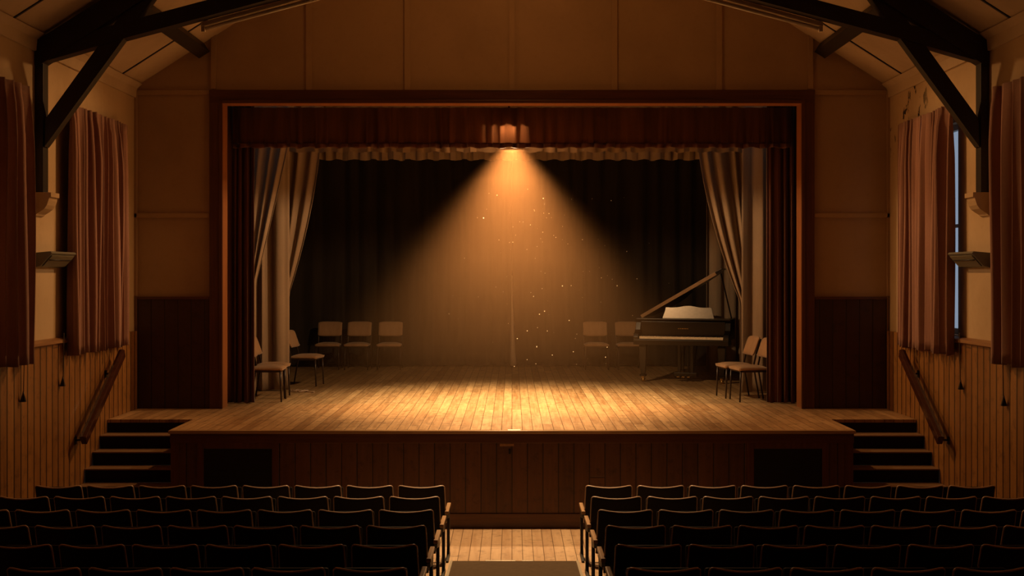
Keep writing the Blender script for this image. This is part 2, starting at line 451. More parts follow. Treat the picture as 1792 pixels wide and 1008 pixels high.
# ================================================================== STAGE
SF = 12.77; SX = 3.63; LAND = 13.72
stage = thing('stage', (0, SF, 0), 'raised wooden stage with red-brown boarded front and two black vents', 'stage')
b = BM()
prism(b, [(-SX - 0.02, SF + 0.03), (SX + 0.02, SF + 0.03), (SX + 0.02, LAND), (XP - 0.01, LAND), (XP - 0.01, PW + 0.02), (5.19, PW + 0.21), (5.19, 22.1), (-5.19, 22.1), (-5.19, PW + 0.21), (-XP + 0.01, PW + 0.02), (-XP + 0.01, LAND), (-SX - 0.02, LAND)][::1], 'z', STG - 0.035, STG)
obj('deck', b, 'stage_floor', stage, world=True, label='honey-coloured floorboards')
b = BM(); box(b, -SX, SX, SF, SF + 0.02, 0.15, 0.905)
for sgn in (-1, 1):
    xa, xb = sorted((sgn * SX, sgn * (SX - 0.02))); box(b, xa, xb, SF + 0.02, PW, 0, STG - 0.035)
obj('fascia', b, 'front_boards', stage, world=True)
b = BM(); box(b, -SX - 0.005, SX + 0.005, SF - 0.018, SF, 0.905, STG - 0.035, 0.004); obj('fascia_rail', b, 'red_wood_x', stage, world=True)
b = BM(); box(b, -SX - 0.022, SX + 0.022, SF - 0.034, SF + 0.03, STG - 0.034, STG, 0.007); obj('edge_nosing', b, 'nosing_wood', stage, world=True, label='worn pale front edge board')
b = BM(); box(b, -SX - 0.003, SX + 0.003, SF - 0.015, SF + 0.02, 0, 0.155, 0.004); obj('plinth', b, 'red_wood_x', stage, world=True)
for sgn in (-1, 1):
    c = sgn * 2.915 + (0.0 if sgn < 0 else 0.02); hw = 0.362; z0, z1 = 0.36, 0.846
    b = BM()
    for (x0, x1, q0, q1) in ((c - hw - 0.07, c - hw, z0 - 0.07, z1 + 0.06), (c + hw, c + hw + 0.07, z0 - 0.07, z1 + 0.06), (c - hw, c + hw, z1, z1 + 0.06), (c - hw, c + hw, z0 - 0.07, z0)):
        box(b, x0, x1, SF - 0.016, SF, q0, q1, 0.004)
    vf = obj('vent_frame', b, 'red_wood', stage, world=True)
    b = BM(); box(b, c - hw, c + hw, SF - 0.006, SF - 0.001, z0, z1)
    for i in range(1, 24):
        z = z0 + i * 0.02; box(b, c - hw, c + hw, SF - 0.010, SF - 0.006, z - 0.003, z + 0.003)
    obj('vent_mesh', b, 'vent', vf, world=True, label='black mesh')
    xa = sgn * (SX - 0.09); xa, xb = sorted((xa, sgn * SX)); b = BM(); box(b, xa, xb, SF - 0.012, SF, 0.155, 0.905, 0.004); obj('corner_board', b, 'red_wood', stage, world=True)
b = BM(); box(b, -0.035, -0.012, SF - 0.012, SF, 0.79, 0.84, 0.003); obj('lock_plate', b, 'vent', stage, world=True, label='small black lock plate')
b = BM(); box(b, -0.13, 0.02, SF - 0.013, SF, 0.872, 0.9, 0.003); obj('hinge_plate', b, 'dado_wood', stage, world=True, label='small worn wooden catch')
b = BM()
box(b, -0.045, 0.09, SF - 0.022, SF + 0.055, STG + 0.0005, STG + 0.003)
tag(obj('paper_slip', b, 'white'), 'small white paper slip lying on the middle of the stage front edge', 'paper')

# side steps
RIS, TRD = STG / 7, 0.24
for sgn, s in ((-1, 'left'), (1, 'right')):
    st = thing('steps', (sgn * 4.1, LAND, 0), f"dark wooden steps up to the stage beside the {s} wall", 'steps', 'steps at the sides of the stage')
    xa, xb = sorted((sgn * (SX + 0.001), sgn * (XP - 0.005)))
    for i in range(1, 8):
        zt = STG - RIS * i; y1 = LAND - TRD * (i - 1)
        if i < 7:
            b = BM(); box(b, xa, xb, y1 - TRD - 0.02, y1, zt - 0.014, zt, 0.004); obj('tread', b, 'step_wood', st, world=True)
        b = BM(); box(b, xa, xb, y1, y1 + 0.018, max(zt, 0.001), zt + RIS - (0.0355 if i == 1 else 0.0145)); obj('riser', b, 'riser_wood', st, world=True, label='near-black riser')

# handrails
for sgn, s in ((-1, 'left'), (1, 'right')):
    X = 4.50
    p0 = Vector((sgn * X, 13.86, 1.79)); p1 = Vector((sgn * X, 12.60, 0.955))
    hr = thing('handrail', (sgn * XP, 13.2, 1.4), f'sloping dark timber handrail on the {s} wall boards', 'handrail', 'handrails beside the steps')
    d = (p1 - p0).normalized(); up = Vector((1, 0, 0)).cross(d).normalized()
    if up.z < 0: up = -up
    prof = [(-0.028, -0.05), (0.028, -0.05), (0.03, 0.02), (0.036, 0.03), (0.03, 0.048), (0.0, 0.056), (-0.03, 0.048), (-0.036, 0.03), (-0.03, 0.02)]
    b = BM(); A = []; B = []
    for (u, v) in prof:
        A.append(b.verts.new(p0 + Vector((u, 0, 0)) + up * v)); B.append(b.verts.new(p1 + Vector((u, 0, 0)) + up * v))
    b.faces.new(A); b.faces.new(B[::-1])
    for i in range(len(prof)): b.faces.new((A[i], B[i], B[(i + 1) % len(prof)], A[(i + 1) % len(prof)]))
    obj('rail', b, 'rail_wood', hr, world=True)
    for t in (0.15, 0.9):
        p = p0.lerp(p1, t); b = BM()
        tube(b, [(p.x, p.y, p.z - 0.04), (sgn * (X + 0.03), p.y, p.z - 0.09), (sgn * XP, p.y, p.z - 0.1)], 0.011)
        box(b, *sorted((sgn * (XP - 0.008), sgn * XP)), p.y - 0.03, p.y + 0.03, p.z - 0.14, p.z - 0.06)
        obj('bracket', b, 'iron', hr, world=True, label='black iron bracket')

# proscenium frame
FO, FI, FT, FB = 3.735, 3.578, 4.977, 4.815
pf = thing('proscenium_frame', (0, PW, STG), 'dark red-brown timber frame around the stage opening', 'stage frame')
for sgn in (-1, 1):
    b = BM()
    xa, xb = sorted((sgn * FO, sgn * FI)); box(b, xa, xb, PW - 0.045, PW - 0.002, STG, FB + 0.06, 0.006)
    j = obj('jamb', b, 'red_wood', pf, world=True)
    b = BM(); xa, xb = sorted((sgn * (FI + 0.07), sgn * FI)); box(b, xa, xb, PW - 0.002, PW + 0.24, STG, FB + 0.06); obj('lining', b, 'lit_lining_wood', j, world=True, label='inner lining coloured orange-brown as lit')
    b = BM(); xa, xb = sorted((sgn * (FI - 0.006), sgn * (FI + 0.035))); box(b, xa, xb, PW - 0.06, PW - 0.045, STG, FB + 0.04, 0.006)
    obj('bead', b, 'red_wood', j, world=True)
b = BM(); box(b, -FO, FO, PW - 0.047, PW - 0.002, FB, FT, 0.006); h = obj('header', b, 'red_wood_x', pf, world=True)
b = BM(); box(b, -FI, FI, PW - 0.002, PW + 0.24, FB, FB + 0.07); obj('lining', b, 'lit_lining_wood', h, world=True, label='underside lining coloured orange-brown as lit')
b = BM(); box(b, -FI, FI, PW - 0.062, PW - 0.047, FB - 0.006, FB + 0.035, 0.006); obj('bead', b, 'red_wood_x', h, world=True)

# ================================================================== STAGE CLOTHS
def pleats(u, n, seed, sharp=0.35):
    """-1..1 fold profile with irregular fold widths"""
    r = random.Random(seed)
    ph = [r.uniform(0, 2 * PI) for _ in range(3)]
    w = 2 * PI * n * u + 0.9 * math.sin(2 * PI * u * n * 0.23 + ph[0]) + 0.5 * math.sin(2 * PI * u * n * 0.51 + ph[1])
    a = 0.75 + 0.25 * math.sin(2 * PI * u * n * 0.17 + ph[2])
    s = math.sin(w)
    return a * (s + sharp * math.sin(2 * w + ph[1]) * 0.5)

def ridge(p):
    q = max(0.0, 0.5 + 0.5 * p)
    return 2 * q ** 1.8 - 0.85

def hang_x(x0, x1, y, z0, z1, n, amp, seed, wav=0.0, top_amp=0.5, nv=14, spread=0.0):
    b = BM(); nu = int(n * 12)
    def f(u, v):
        z = z1 + (z0 - z1) * v
        a = amp * (top_amp + (1 - top_amp) * min(1, v * 2.5)) * (1 + 0.25 * math.sin(3 * v + seed + 9 * u))
        xc = (x0 + x1) / 2
        x = xc + (x0 + (x1 - x0) * u - xc) * (1 + spread * v) + 0.25 * a * math.sin(2 * PI * n * u * 2 + seed)
        zz = z + (wav * math.sin(2 * PI * n * u * 0.63 + seed) * v if wav else 0)
        return (x, y + a * pleats(u, n, seed), zz)
    sheet(b, nu, nv, f)
    return b

# valance and cream borders
v = thing('valance', (0, 15.33, 4.33), 'red-brown pleated valance across the top of the stage opening', 'valance')
obj('cloth', hang_x(-3.57, 3.57, 15.335, 4.335, 4.83, 44, 0.030, 3, 0.004, 0.6, 10), 'valance', v, True, True)
obj('hem', hang_x(-3.57, 3.57, 15.322, 4.315, 4.378, 44, 0.030, 3, 0.008, 1.0, 3), 'red_velvet', v, True, True, 0.010, label='thick dark hem')
tag(obj('border_cloth', hang_x(-3.02, 3.10, 16.2, 4.35, 4.95, 34, 0.03, 8, 0.010, 0.7, 10), 'cream_cloth', None, True, False), 'cream gathered border just under the red valance', 'border cloth', 'cream border cloths')
tag(obj('border_cloth', hang_x(-3.4, 3.4, 17.95, 4.41, 6.59, 40, 0.04, 21, 0.012, 0.7, 10), 'cream_cloth', None, True, False), 'lower dim cream border behind the first, above the dark backdrop', 'border cloth', 'cream border cloths')

# red velvet legs
def red_leg(sgn, s):
    xa, xb = sorted((sgn * 4.05, sgn * (3.30 if sgn < 0 else 3.27)))
    o = obj('stage_curtain', hang_x(xa, xb, 15.43, STG + 0.012, 4.95, 9, 0.045, 5 if sgn < 0 else 14, 0.006, 0.6, 20), 'red_velvet', None, True, False, 0.006)
    tag(o, f'narrow red velvet curtain hanging inside the {s} edge of the stage frame', 'curtain')
red_leg(-1, 'left'); red_leg(1, 'right')

def swag(sgn, y, xin, xout, xtie, ztie, ztop, n, amp, seed, label, bow=0.0, zbot=STG + 0.02, xt2=None):
    """a cloth hung from xin..xout at the top and drawn aside to xtie at ztie, then falling to the floor"""
    b = BM(); nu = int(n * 12); nv = 46
    xe = xt2 if xt2 is not None else xtie + 0.10
    def f(u, v):
        vt = 0.66
        if v < vt:
            t = v / vt; z = ztop + (ztie - ztop) * t
            k = t ** (1.0 + bow * (1 - u))
        else:
            t = (v - vt) / (1 - vt); z = ztie + (zbot - ztie) * t; k = 1.0
        top = xin + (xout - xin) * u
        tie = xtie + (xe - xtie) * u
        x = top + (tie - top) * k
        a = amp * (1 - 0.45 * min(1, k))
        return (sgn * x, y + a * pleats(u, n, seed), z)
    sheet(b, nu, nv, f)
    return tag(obj('stage_curtain', b, 'beige_cloth', None, True, False, 0.006), label, 'curtain')

def straight(sgn, y, xin, xout, seed, n, amp, label, mat='beige_cloth'):
    xa, xb = sorted((sgn * xin, sgn * xout))
    o = obj('stage_curtain', hang_x(xa, xb, y, STG + 0.015, 5.6, n, amp, seed, 0.006, 0.7, 24), mat, None, True, False, 0.006)
    return tag(o, label, 'curtain')

swag(-1, 16.72, 2.99, 3.62, 3.565, 2.60, 5.2, 4.0, 0.055, 31, 'beige curtain swept aside behind the left red curtain, nearest the opening', 0.12, xt2=3.72)
straight(-1, 17.08, 3.17, 4.35, 44, 4.0, 0.06, 'straight beige curtain to the floor behind two chairs on the left')
swag(-1, 17.45, 2.74, 3.45, 3.24, 2.42, 5.4, 4.0, 0.06, 52, 'beige curtain swept aside beside the dark backdrop on the left', 0.9, xt2=3.5)
straight(1, 16.75, 3.22, 4.35, 61, 3.6, 0.06, 'straight beige curtain beside the red curtain on the right')
swag(1, 17.3, 2.62, 3.55, 3.29, 2.30, 5.4, 5.0, 0.065, 72, 'beige curtain swept aside above the piano on the right', 0.9, xt2=3.55)
straight(1, 20.35, 3.28, 4.5, 83, 5.0, 0.06, 'dim straight curtain far behind the raised piano lid')

# backdrop: two dark cloths nearly meeting in the middle
for sgn, s in ((-1, 'left'), (1, 'right')):
    b = BM(); n_ = 15; nu = n_ * 10; y0 = 21.6
    def f(u, v, sgn=sgn):
        z = 5.9 + (STG + 0.02 - 5.9) * v
        xi = 0.0 if z > 2.7 else (2.7 - z) / 1.66 * (0.03 if sgn < 0 else 0.06)
        return (sgn * (xi + (5.0 - xi) * u), y0 + 0.055 * pleats(u, n_, 90 + sgn), z)
    sheet(b, nu, 24, f)
    o = tag(obj('backdrop_curtain', b, 'black_cloth', None, True, False, 0.006), f"dark backdrop curtain filling the {s} half of the stage's far side", 'curtain')
    if sgn > 0:
        b = BM()
        def g(u, v):
            z = 2.68 + (STG + 0.02 - 2.68) * v
            return (-0.03 * v + (0.003 + 0.105 * v ** 1.4) * u, 21.47 - 0.03 * math.sin(PI * u), z)
        sheet(b, 6, 12, g)
        obj('lining', b, 'beige_cloth', o, True, False, 0.005, label='pale tapered strip of turned-back lining')

# ================================================================== CHAIRS ON STAGE
def make_chair(loc, rz, label):
    """origin on the floor under the seat centre, the sitter faces -y"""
    t = thing('upholstered_chair', loc, label, 'chair', 'tan chairs on the stage', rz)
    w, d = 0.43, 0.43
    b = BM()                                          # padded seat with a soft crown and waterfall front
    def f(u, v):
        x = (u - 0.5) * w; y = (v - 0.5) * d
        e = (1 - abs(2 * u - 1) ** 4) * (1 - abs(2 * v - 1) ** 4)
        return (x * (1 - 0.06 * (v)), y, 0.44 + 0.035 * e - 0.01 * v)
    sheet(b, 12, 12, f)
    r = bmesh.ops.extrude_face_region(b, geom=list(b.faces))
    vs = [q for q in r['geom'] if isinstance(q, bmesh.types.BMVert)]
    for q in vs: q.co.z = 0.405 - (q.co.z - 0.44) * 0.2; q.co.x *= 0.96; q.co.y *= 0.96
    obj('seat', b, 'chair_cloth', t, True)
    b = BM()                                          # curved padded backrest, leaning back
    def sh(u, v, s):
        x = (u - 0.5) * 0.42
        cz = 0.565 + 0.255 * v
        dep = 0.055 * (1 - (2 * u - 1) ** 2) * -1
        y = 0.205 + 0.09 * v + dep * -0.6 - 0.03
        th = 0.018 * (1 - abs(2 * u - 1) ** 5) * (1 - abs(2 * v - 1) ** 5) + 0.008
        cut = 0.02 * (abs(2 * u - 1) ** 6) * (abs(2 * v - 1) ** 6)
        return (x, y + s * th, cz - math.copysign(cut, v - 0.5))
    nu, nv = 12, 8
    G = {s: [[b.verts.new(sh(i / nu, j / nv, s)) for j in range(nv + 1)] for i in range(nu + 1)] for s in (-1, 1)}
    for s in (-1, 1):
        for i in range(nu):
            for j in range(nv): b.faces.new((G[s][i][j], G[s][i + 1][j], G[s][i + 1][j + 1], G[s][i][j + 1]))
    for i in range(nu):
        for j in (0, nv): b.faces.new((G[-1][i][j], G[-1][i + 1][j], G[1][i + 1][j], G[1][i][j]))
    for j in range(nv):
        for i in (0, nu): b.faces.new((G[-1][i][j], G[-1][i][j + 1], G[1][i][j + 1], G[1][i][j]))
    obj('backrest', b, 'chair_cloth', t, True)
    for sx in (-1, 1):
        b = BM(); tube(b, [(sx * 0.195, -0.185, 0.41), (sx * 0.2, -0.2, 0.0)], [0.014, 0.011], 8)
        obj('leg', b, 'chair_leg', t, True, label='dark leg')
        b = BM(); tube(b, [(sx * 0.205, 0.26, 0.0), (sx * 0.2, 0.195, 0.36), (sx * 0.2, 0.19, 0.46), (sx * 0.2, 0.222, 0.60), (sx * 0.2, 0.285, 0.79)], [0.011, 0.013, 0.013, 0.013, 0.011], 8)
        obj('leg', b, 'chair_leg', t, True, label='dark rear leg running up to the backrest')
    b = BM()
    for sx in (-1, 1): box(b, sx * 0.2 - 0.008, sx * 0.2 + 0.008, -0.18, 0.2, 0.385, 0.41)
    box(b, -0.2, 0.2, -0.19, -0.174, 0.385, 0.41); box(b, -0.2, 0.2, 0.184, 0.2, 0.385, 0.41)
    obj('seat_frame', b, 'chair_leg', t, label='dark rails under the seat')
    return t

chair_spots = [
    ((-3.20, 15.75), PI / 2 + 0.05, 'tan chair against the left red curtain, nearer of the two side by side'),
    ((-3.24, 16.22), PI / 2 + 0.02, 'tan chair just behind the one against the left red curtain'),
    ((-3.07, 17.95), PI / 2 - 0.12, 'tan chair standing alone past the edge of the straight left curtain'),
    ((-3.21, 21.0), 0.03, 'dim chair before the backdrop on the left, farthest from the light beam'),
    ((-2.70, 21.0), -0.02, 'dim chair before the backdrop, middle of the three on the left'),
    ((-2.14, 21.0), 0.02, 'dim chair before the backdrop on the left, closest to the light beam'),
    ((1.47, 21.0), 0.0, 'hazy chair before the backdrop, clear of the piano on its left side'),
    ((2.04, 21.0), 0.03, 'hazy chair before the backdrop partly hidden by the piano'),
    ((3.02, 16.22), -PI / 2 + 0.14, 'tan chair in front of the piano, farther of the right-hand pair'),
    ((3.12, 15.76), -PI / 2 + 0.14, 'tan chair half hidden by the right red curtain, nearer of the pair'),
]
c0 = None
for (p, rz, lab) in chair_spots:
    if c0 is None: c0 = make_chair((p[0], p[1], STG + 0.003), rz, lab)
    else:
        c = copy_tree(c0); c.location = (p[0], p[1], STG + 0.003); c.rotation_euler = (0, 0, rz); c['label'] = lab

# loose cable on the deck between the left chairs
b = BM()
pts = []
for i in range(80):
    a = i / 79 * 2 * PI * 3.1; r = 0.085 + 0.02 * math.sin(a * 2.3)
    pts.append((-3.0 + 1.2 * r * math.cos(a), 16.95 + r * math.sin(a) + 0.03 * math.sin(i * 0.2), STG + 0.008 + 0.004 * (i % 5)))
pts += [(-2.89 + 0.03 * k, 16.9 - 0.02 * k, STG + 0.008) for k in range(5)]
tube(b, pts, 0.007, 6)
tag(obj('coiled_cable', b, 'seat_rim', None, True), 'loose coil of pale cable on the boards beside the left chairs', 'cable')

# ================================================================== PIANO
W = 1.46
pn = thing('grand_piano', (1.90, 18.58, STG), 'dark baby grand piano with raised lid on the right of the stage', 'piano', None, math.radians(-20))
def spline(pts, k=6):
    out = []
    n_ = len(pts)
    for i in range(n_ - 1):
        p0 = Vector(pts[max(i - 1, 0)]); p1 = Vector(pts[i]); p2 = Vector(pts[i + 1]); p3 = Vector(pts[min(i + 2, n_ - 1)])
        for j in range(k):
            t = j / k
            out.append(tuple(0.5 * ((2 * p1) + (-p0 + p2) * t + (2 * p0 - 5 * p1 + 4 * p2 - p3) * t * t + (-p0 + 3 * p1 - 3 * p2 + p3) * t ** 3)))
    out.append(tuple(pts[-1])); return out
curve = spline([(0.0, 1.32), (0.07, 1.46), (0.28, 1.54), (0.52, 1.48), (0.68, 1.25), (0.88, 1.0), (1.16, 0.86), (1.38, 0.72), (W, 0.52)])
outline = [(W, 0.16), (0.0, 0.16)] + curve
b = BM(); prism(b, outline, 'z', 0.66, 0.955)
top = max(b.faces, key=lambda f: f.calc_center_median().z)
r = bmesh.ops.inset_region(b, faces=[top], thickness=0.035)
ext = bmesh.ops.extrude_face_region(b, geom=[top]); vs = [q for q in ext['geom'] if isinstance(q, bmesh.types.BMVert)]
bmesh.ops.translate(b, vec=(0, 0, -0.09), verts=vs)
if top.is_valid: bmesh.ops.delete(b, geom=[top], context='FACES_ONLY')
obj('case', b, 'piano', pn)
b = BM(); prism(b, [(0.1 + (x - 0.1) * 0.9, 0.55 + (y - 0.55) * 0.88) for x, y in outline if y > 0.2] + [(0.1, 0.5), (W - 0.15, 0.5)][:0], 'z', 0.867, 0.885)
obj('iron_plate', b, 'gold', pn, label='bronze-coloured iron plate')
b = BM(); box(b, -0.005, W + 0.005, -0.07, 0.17, 0.575, 0.655, 0.008); box(b, 0.08, W - 0.08, -0.07, -0.05, 0.655, 0.668, 0.003)
obj('keybed', b, 'piano', pn)
for xa in (-0.005, W - 0.075):
    b = BM(); prism(b, [(-0.07, 0.655), (0.17, 0.655), (0.17, 0.94), (0.11, 0.92), (0.06, 0.80), (0.0, 0.75), (-0.05, 0.745), (-0.075, 0.70)], 'x', xa, xa + 0.08, 0.005)
    obj('cheek', b, 'piano', pn)
b = BM(); box(b, 0.075, W - 0.075, 0.10, 0.125, 0.70, 0.93, 0.004); fb = obj('fallboard', b, 'piano', pn)
b = BM(); x = 0.66
for wdt in (0.018, 0.02, 0.022, 0.018, 0.02, 0.014):
    box(b, x, x + wdt * 0.6, 0.0985, 0.1, 0.818, 0.830); x += wdt + 0.009
obj('lettering', b, 'brass', fb, label='small gilt lettering')
b = BM(); n_ = 52; kw = (W - 0.17) / n_
for i in range(n_):
    x = 0.085 + i * kw; box(b, x + 0.0006, x + kw - 0.0006, -0.048, 0.1, 0.665, 0.705)
obj('white_keys', b, 'ivory', pn, label='ivory white keys')
b = BM()
for i in range(n_ - 1):
    if (i % 7) in (0, 2, 3, 5, 6):
        x = 0.085 + (i + 1) * kw; box(b, x - 0.006, x + 0.006, 0.005, 0.1, 0.705, 0.717)
obj('black_keys', b, 'ebony', pn, label='black keys')
b = BM(); box(b, 0.0, W, 0.10, 0.50, 0.955, 0.975, 0.005); obj('top_board', b, 'piano', pn)
# music desk
b = BM(); tp = []
for i in range(21):
    u = i / 20; tp.append((0.36 + 0.05 + 0.72 * u, 0.975 + 0.168 + 0.026 * math.sin(PI * u) ** 2 + 0.006 * math.cos(4 * PI * u)))
poly = [(0.365, 0.975), (0.385, 1.03), (0.405, 1.08)] + tp + [(1.145, 1.08), (1.155, 1.03), (1.18, 0.975)]
prism(b, poly, 'y', 0.0, 0.018, 0.003)
bmesh.ops.rotate(b, verts=b.verts, cent=(0, 0, 0.975), matrix=Matrix.Rotation(math.radians(-14), 3, 'X'))
bmesh.ops.translate(b, vec=(0, 0.30, 0), verts=b.verts)
obj('music_desk', b, 'desk', pn, label='pale shiny music desk with a curved top')
# lid, hinged along the straight side
ang = math.radians(30)
lid = [(W + 0.02, 0.50), (-0.01, 0.50)] + [(x, y + 0.01) for x, y in curve[:-1]] + [(W + 0.02, 0.56)]
b = BM(); prism(b, lid, 'z', 0.0, 0.022)
bmesh.ops.rotate(b, verts=b.verts, cent=(0, 0, 0), matrix=Matrix.Rotation(-ang, 3, 'Y')); bmesh.ops.translate(b, vec=(0, 0, 0.977), verts=b.verts)
lo = obj('lid', b, 'piano', pn)
b = BM(); box(b, -0.01, W - 0.10, 0.485, 0.50, -0.008, 0.046, 0.004)
bmesh.ops.rotate(b, verts=b.verts, cent=(0, 0, 0), matrix=Matrix.Rotation(-ang, 3, 'Y')); bmesh.ops.translate(b, vec=(0, 0, 0.977), verts=b.verts)
obj('lid_edge', b, 'lid_edge', lo, label='tan front edge coloured as lit')
b = BM(); box(b, -0.01, W + 0.02, 0.50, 0.84, 0.023, 0.043, 0.004)
bmesh.ops.rotate(b, verts=b.verts, cent=(0, 0, 0), matrix=Matrix.Rotation(-ang, 3, 'Y')); bmesh.ops.translate(b, vec=(0, 0, 0.977), verts=b.verts)
obj('folded_flap', b, 'piano', lo)
b = BM(); tube(b, [(1.40, 0.62, 0.93), (1.22, 0.66, 0.977 + 1.22 * math.tan(ang) - 0.01)], 0.011); obj('lid_prop', b, 'piano', pn)
for (x, y) in ((0.12, 0.06), (W - 0.12, 0.06), (0.48, 1.2)):
    b = BM()
    rings = []
    for (hw, z) in ((0.062, 0.66), (0.062, 0.60), (0.05, 0.575), (0.056, 0.54), (0.034, 0.12), (0.045, 0.11), (0.045, 0.085)):
        rings.append([b.verts.new((x + sx * hw, y + sy * hw, z)) for sx, sy in ((-1, -1), (1, -1), (1, 1), (-1, 1))])
    for i in range(len(rings) - 1):
        for k_ in range(4): b.faces.new((rings[i][k_], rings[i][(k_ + 1) % 4], rings[i + 1][(k_ + 1) % 4], rings[i + 1][k_]))
    b.faces.new(rings[0]); b.faces.new(rings[-1][::-1])
    lg = obj('leg', b, 'piano', pn)
    b = BM(); box(b, x - 0.024, x + 0.024, y - 0.024, y + 0.024, 0.05, 0.085, 0.004); lathe(b, [(0.012, 0.0), (0.028, 0.006), (0.03, 0.03), (0.026, 0.05), (0.01, 0.055)], x, y + 0.01, 12)
    obj('caster', b, 'brass', lg, True, label='brass caster')
b = BM()
for x in (0.63, 0.69, 0.77, 0.83):
    box(b, x - (0.022 if x in (0.63, 0.83) else 0.008), x + (0.022 if x in (0.63, 0.83) else 0.008), 0.30, 0.345, 0.13, 0.66, 0.004)
box(b, 0.55, 0.91, 0.28, 0.40, 0.07, 0.135, 0.008); box(b, 0.53, 0.93, 0.26, 0.40, 0.61, 0.655, 0.005)
tube(b, [(0.62, 0.36, 0.14), (0.62, 0.75, 0.64)], 0.009); tube(b, [(0.84, 0.36, 0.14), (0.84, 0.75, 0.64)], 0.009)
ly = obj('pedal_lyre', b, 'piano', pn)
for x in (0.65, 0.73, 0.81):
    b = BM(); prism(b, [(x - 0.012, 0.16), (x - 0.02, 0.13), (x + 0.02, 0.13), (x + 0.012, 0.16), (x + 0.009, 0.29), (x - 0.009, 0.29)], 'z', 0.075, 0.086)
    obj('pedal', b, 'brass', ly, label='brass pedal')

# ================================================================== ROOF TIMBERS
TY0, TY1 = 11.73, 11.87
tr = thing('roof_truss', (0, 11.8, 5.0), 'near-black timber roof truss spanning the hall ahead of the stage', 'roof truss')
def rz_top(X): return 4.986 + 0.63 * (4.646 - abs(X))
for sgn in (-1, 1):
    b = BM(); prism(b, [(sgn * 4.66, rz_top(4.66) - 0.26), (sgn * 4.66, rz_top(4.66)), (0, rz_top(0)), (0, rz_top(0) - 0.26)], 'y', TY0 - 0.01, TY1 + 0.01, 0.006); obj('rafter', b, 'truss_wood', tr, world=True)
    def cb(X): return 4.998 + 0.266 * (3.83 - X)
    b = BM(); prism(b, [(sgn * 4.60, cb(4.60) - 0.02), (sgn * 3.83, cb(3.83)), (0, cb(0)), (0, cb(0) + 0.16), (sgn * 4.60, cb(4.60) + 0.16)], 'y', TY0, TY1 + 0.003, 0.006); obj('lower_chord', b, 'truss_wood', tr, world=True)
    b = BM(); prism(b, [(sgn * 4.57, 4.22), (sgn * 4.575, 3.945), (sgn * 3.49, 5.43), (sgn * 3.62, 5.53)], 'y', TY0 + 0.012, TY1 - 0.012, 0.006); obj('brace', b, 'truss_wood', tr, world=True)
    b = BM(); box(b, *sorted((sgn * 4.665, sgn * 4.585)), TY0 + 0.004, TY1 - 0.004, 3.50, 4.98, 0.005); obj('post', b, 'truss_wood', tr, world=True)
b = BM(); box(b, -0.08, 0.08, TY0 + 0.005, TY1 - 0.005, 6.0, 7.8, 0.006); obj('king_post', b, 'truss_wood', tr, world=True)
for sgn, s in ((-1, 'left'), (1, 'right')):
    b = BM(); X = lambda q: sgn * q
    prof = [(XW, 3.50), (4.495, 3.50), (4.495, 3.455), (4.515, 3.45), (4.52, 3.42), (4.535, 3.375), (4.56, 3.34), (4.595, 3.315), (4.635, 3.295), (4.645, 3.275), (XW, 3.265)]
    prism(b, [(X(p), z) for p, z in prof], 'y', 11.70, 11.92, 0.003)
    tag(obj('corbel', b, 'wall'), f'small curved cream corbel under the truss post on the {s} wall', 'corbel', 'corbels under the roof truss')
    b = BM(); cz = lambda q: RZ + SL * (XW - q)
    prism(b, [(sgn * 3.94, cz(3.94) - 0.004), (sgn * 3.81, cz(3.81) - 0.004), (sgn * 3.74, cz(3.81) - 0.112), (sgn * 3.87, cz(3.94) - 0.112)], 'y', 11.9, PW - 0.002, 0.006)
    tag(obj('purlin', b, 'truss_wood'), f'dark roof beam running to the gable above the {s} of the stage', 'roof beam', 'roof beams')
    # strip light under the lower chord
    fl = thing('strip_light', (sgn * 2.6, 11.8, 5.3), f'unlit white tube light under the {s} arm of the roof truss', 'strip light', 'tube lights under the truss')
    sl = 0.266
    def at(Xq, dz): return (sgn * Xq, 5.19 + sl * (3.11 - Xq) + dz)
    b = BM(); prism(b, [at(3.08, -0.002), at(1.6, -0.002), at(1.6, -0.03), at(3.08, -0.045)], 'y', 11.874, 11.925, 0.003); obj('batten', b, 'enamel', fl, world=True)
    b = BM(); tube(b, [(at(3.04, -0.072)[0], 11.9, at(3.04, -0.072)[1]), (at(1.65, -0.072)[0], 11.9, at(1.65, -0.072)[1])], 0.021, 12); obj('tube', b, 'tube', fl, True, True, label='pale glass tube')
    for q in (3.06, 1.63):
        b = BM(); p = at(q, -0.06); box(b, p[0] - 0.018, p[0] + 0.018, 11.88, 11.92, p[1] - 0.04, p[1] + 0.03, 0.003); obj('lamp_holder', b, 'enamel', fl, world=True)

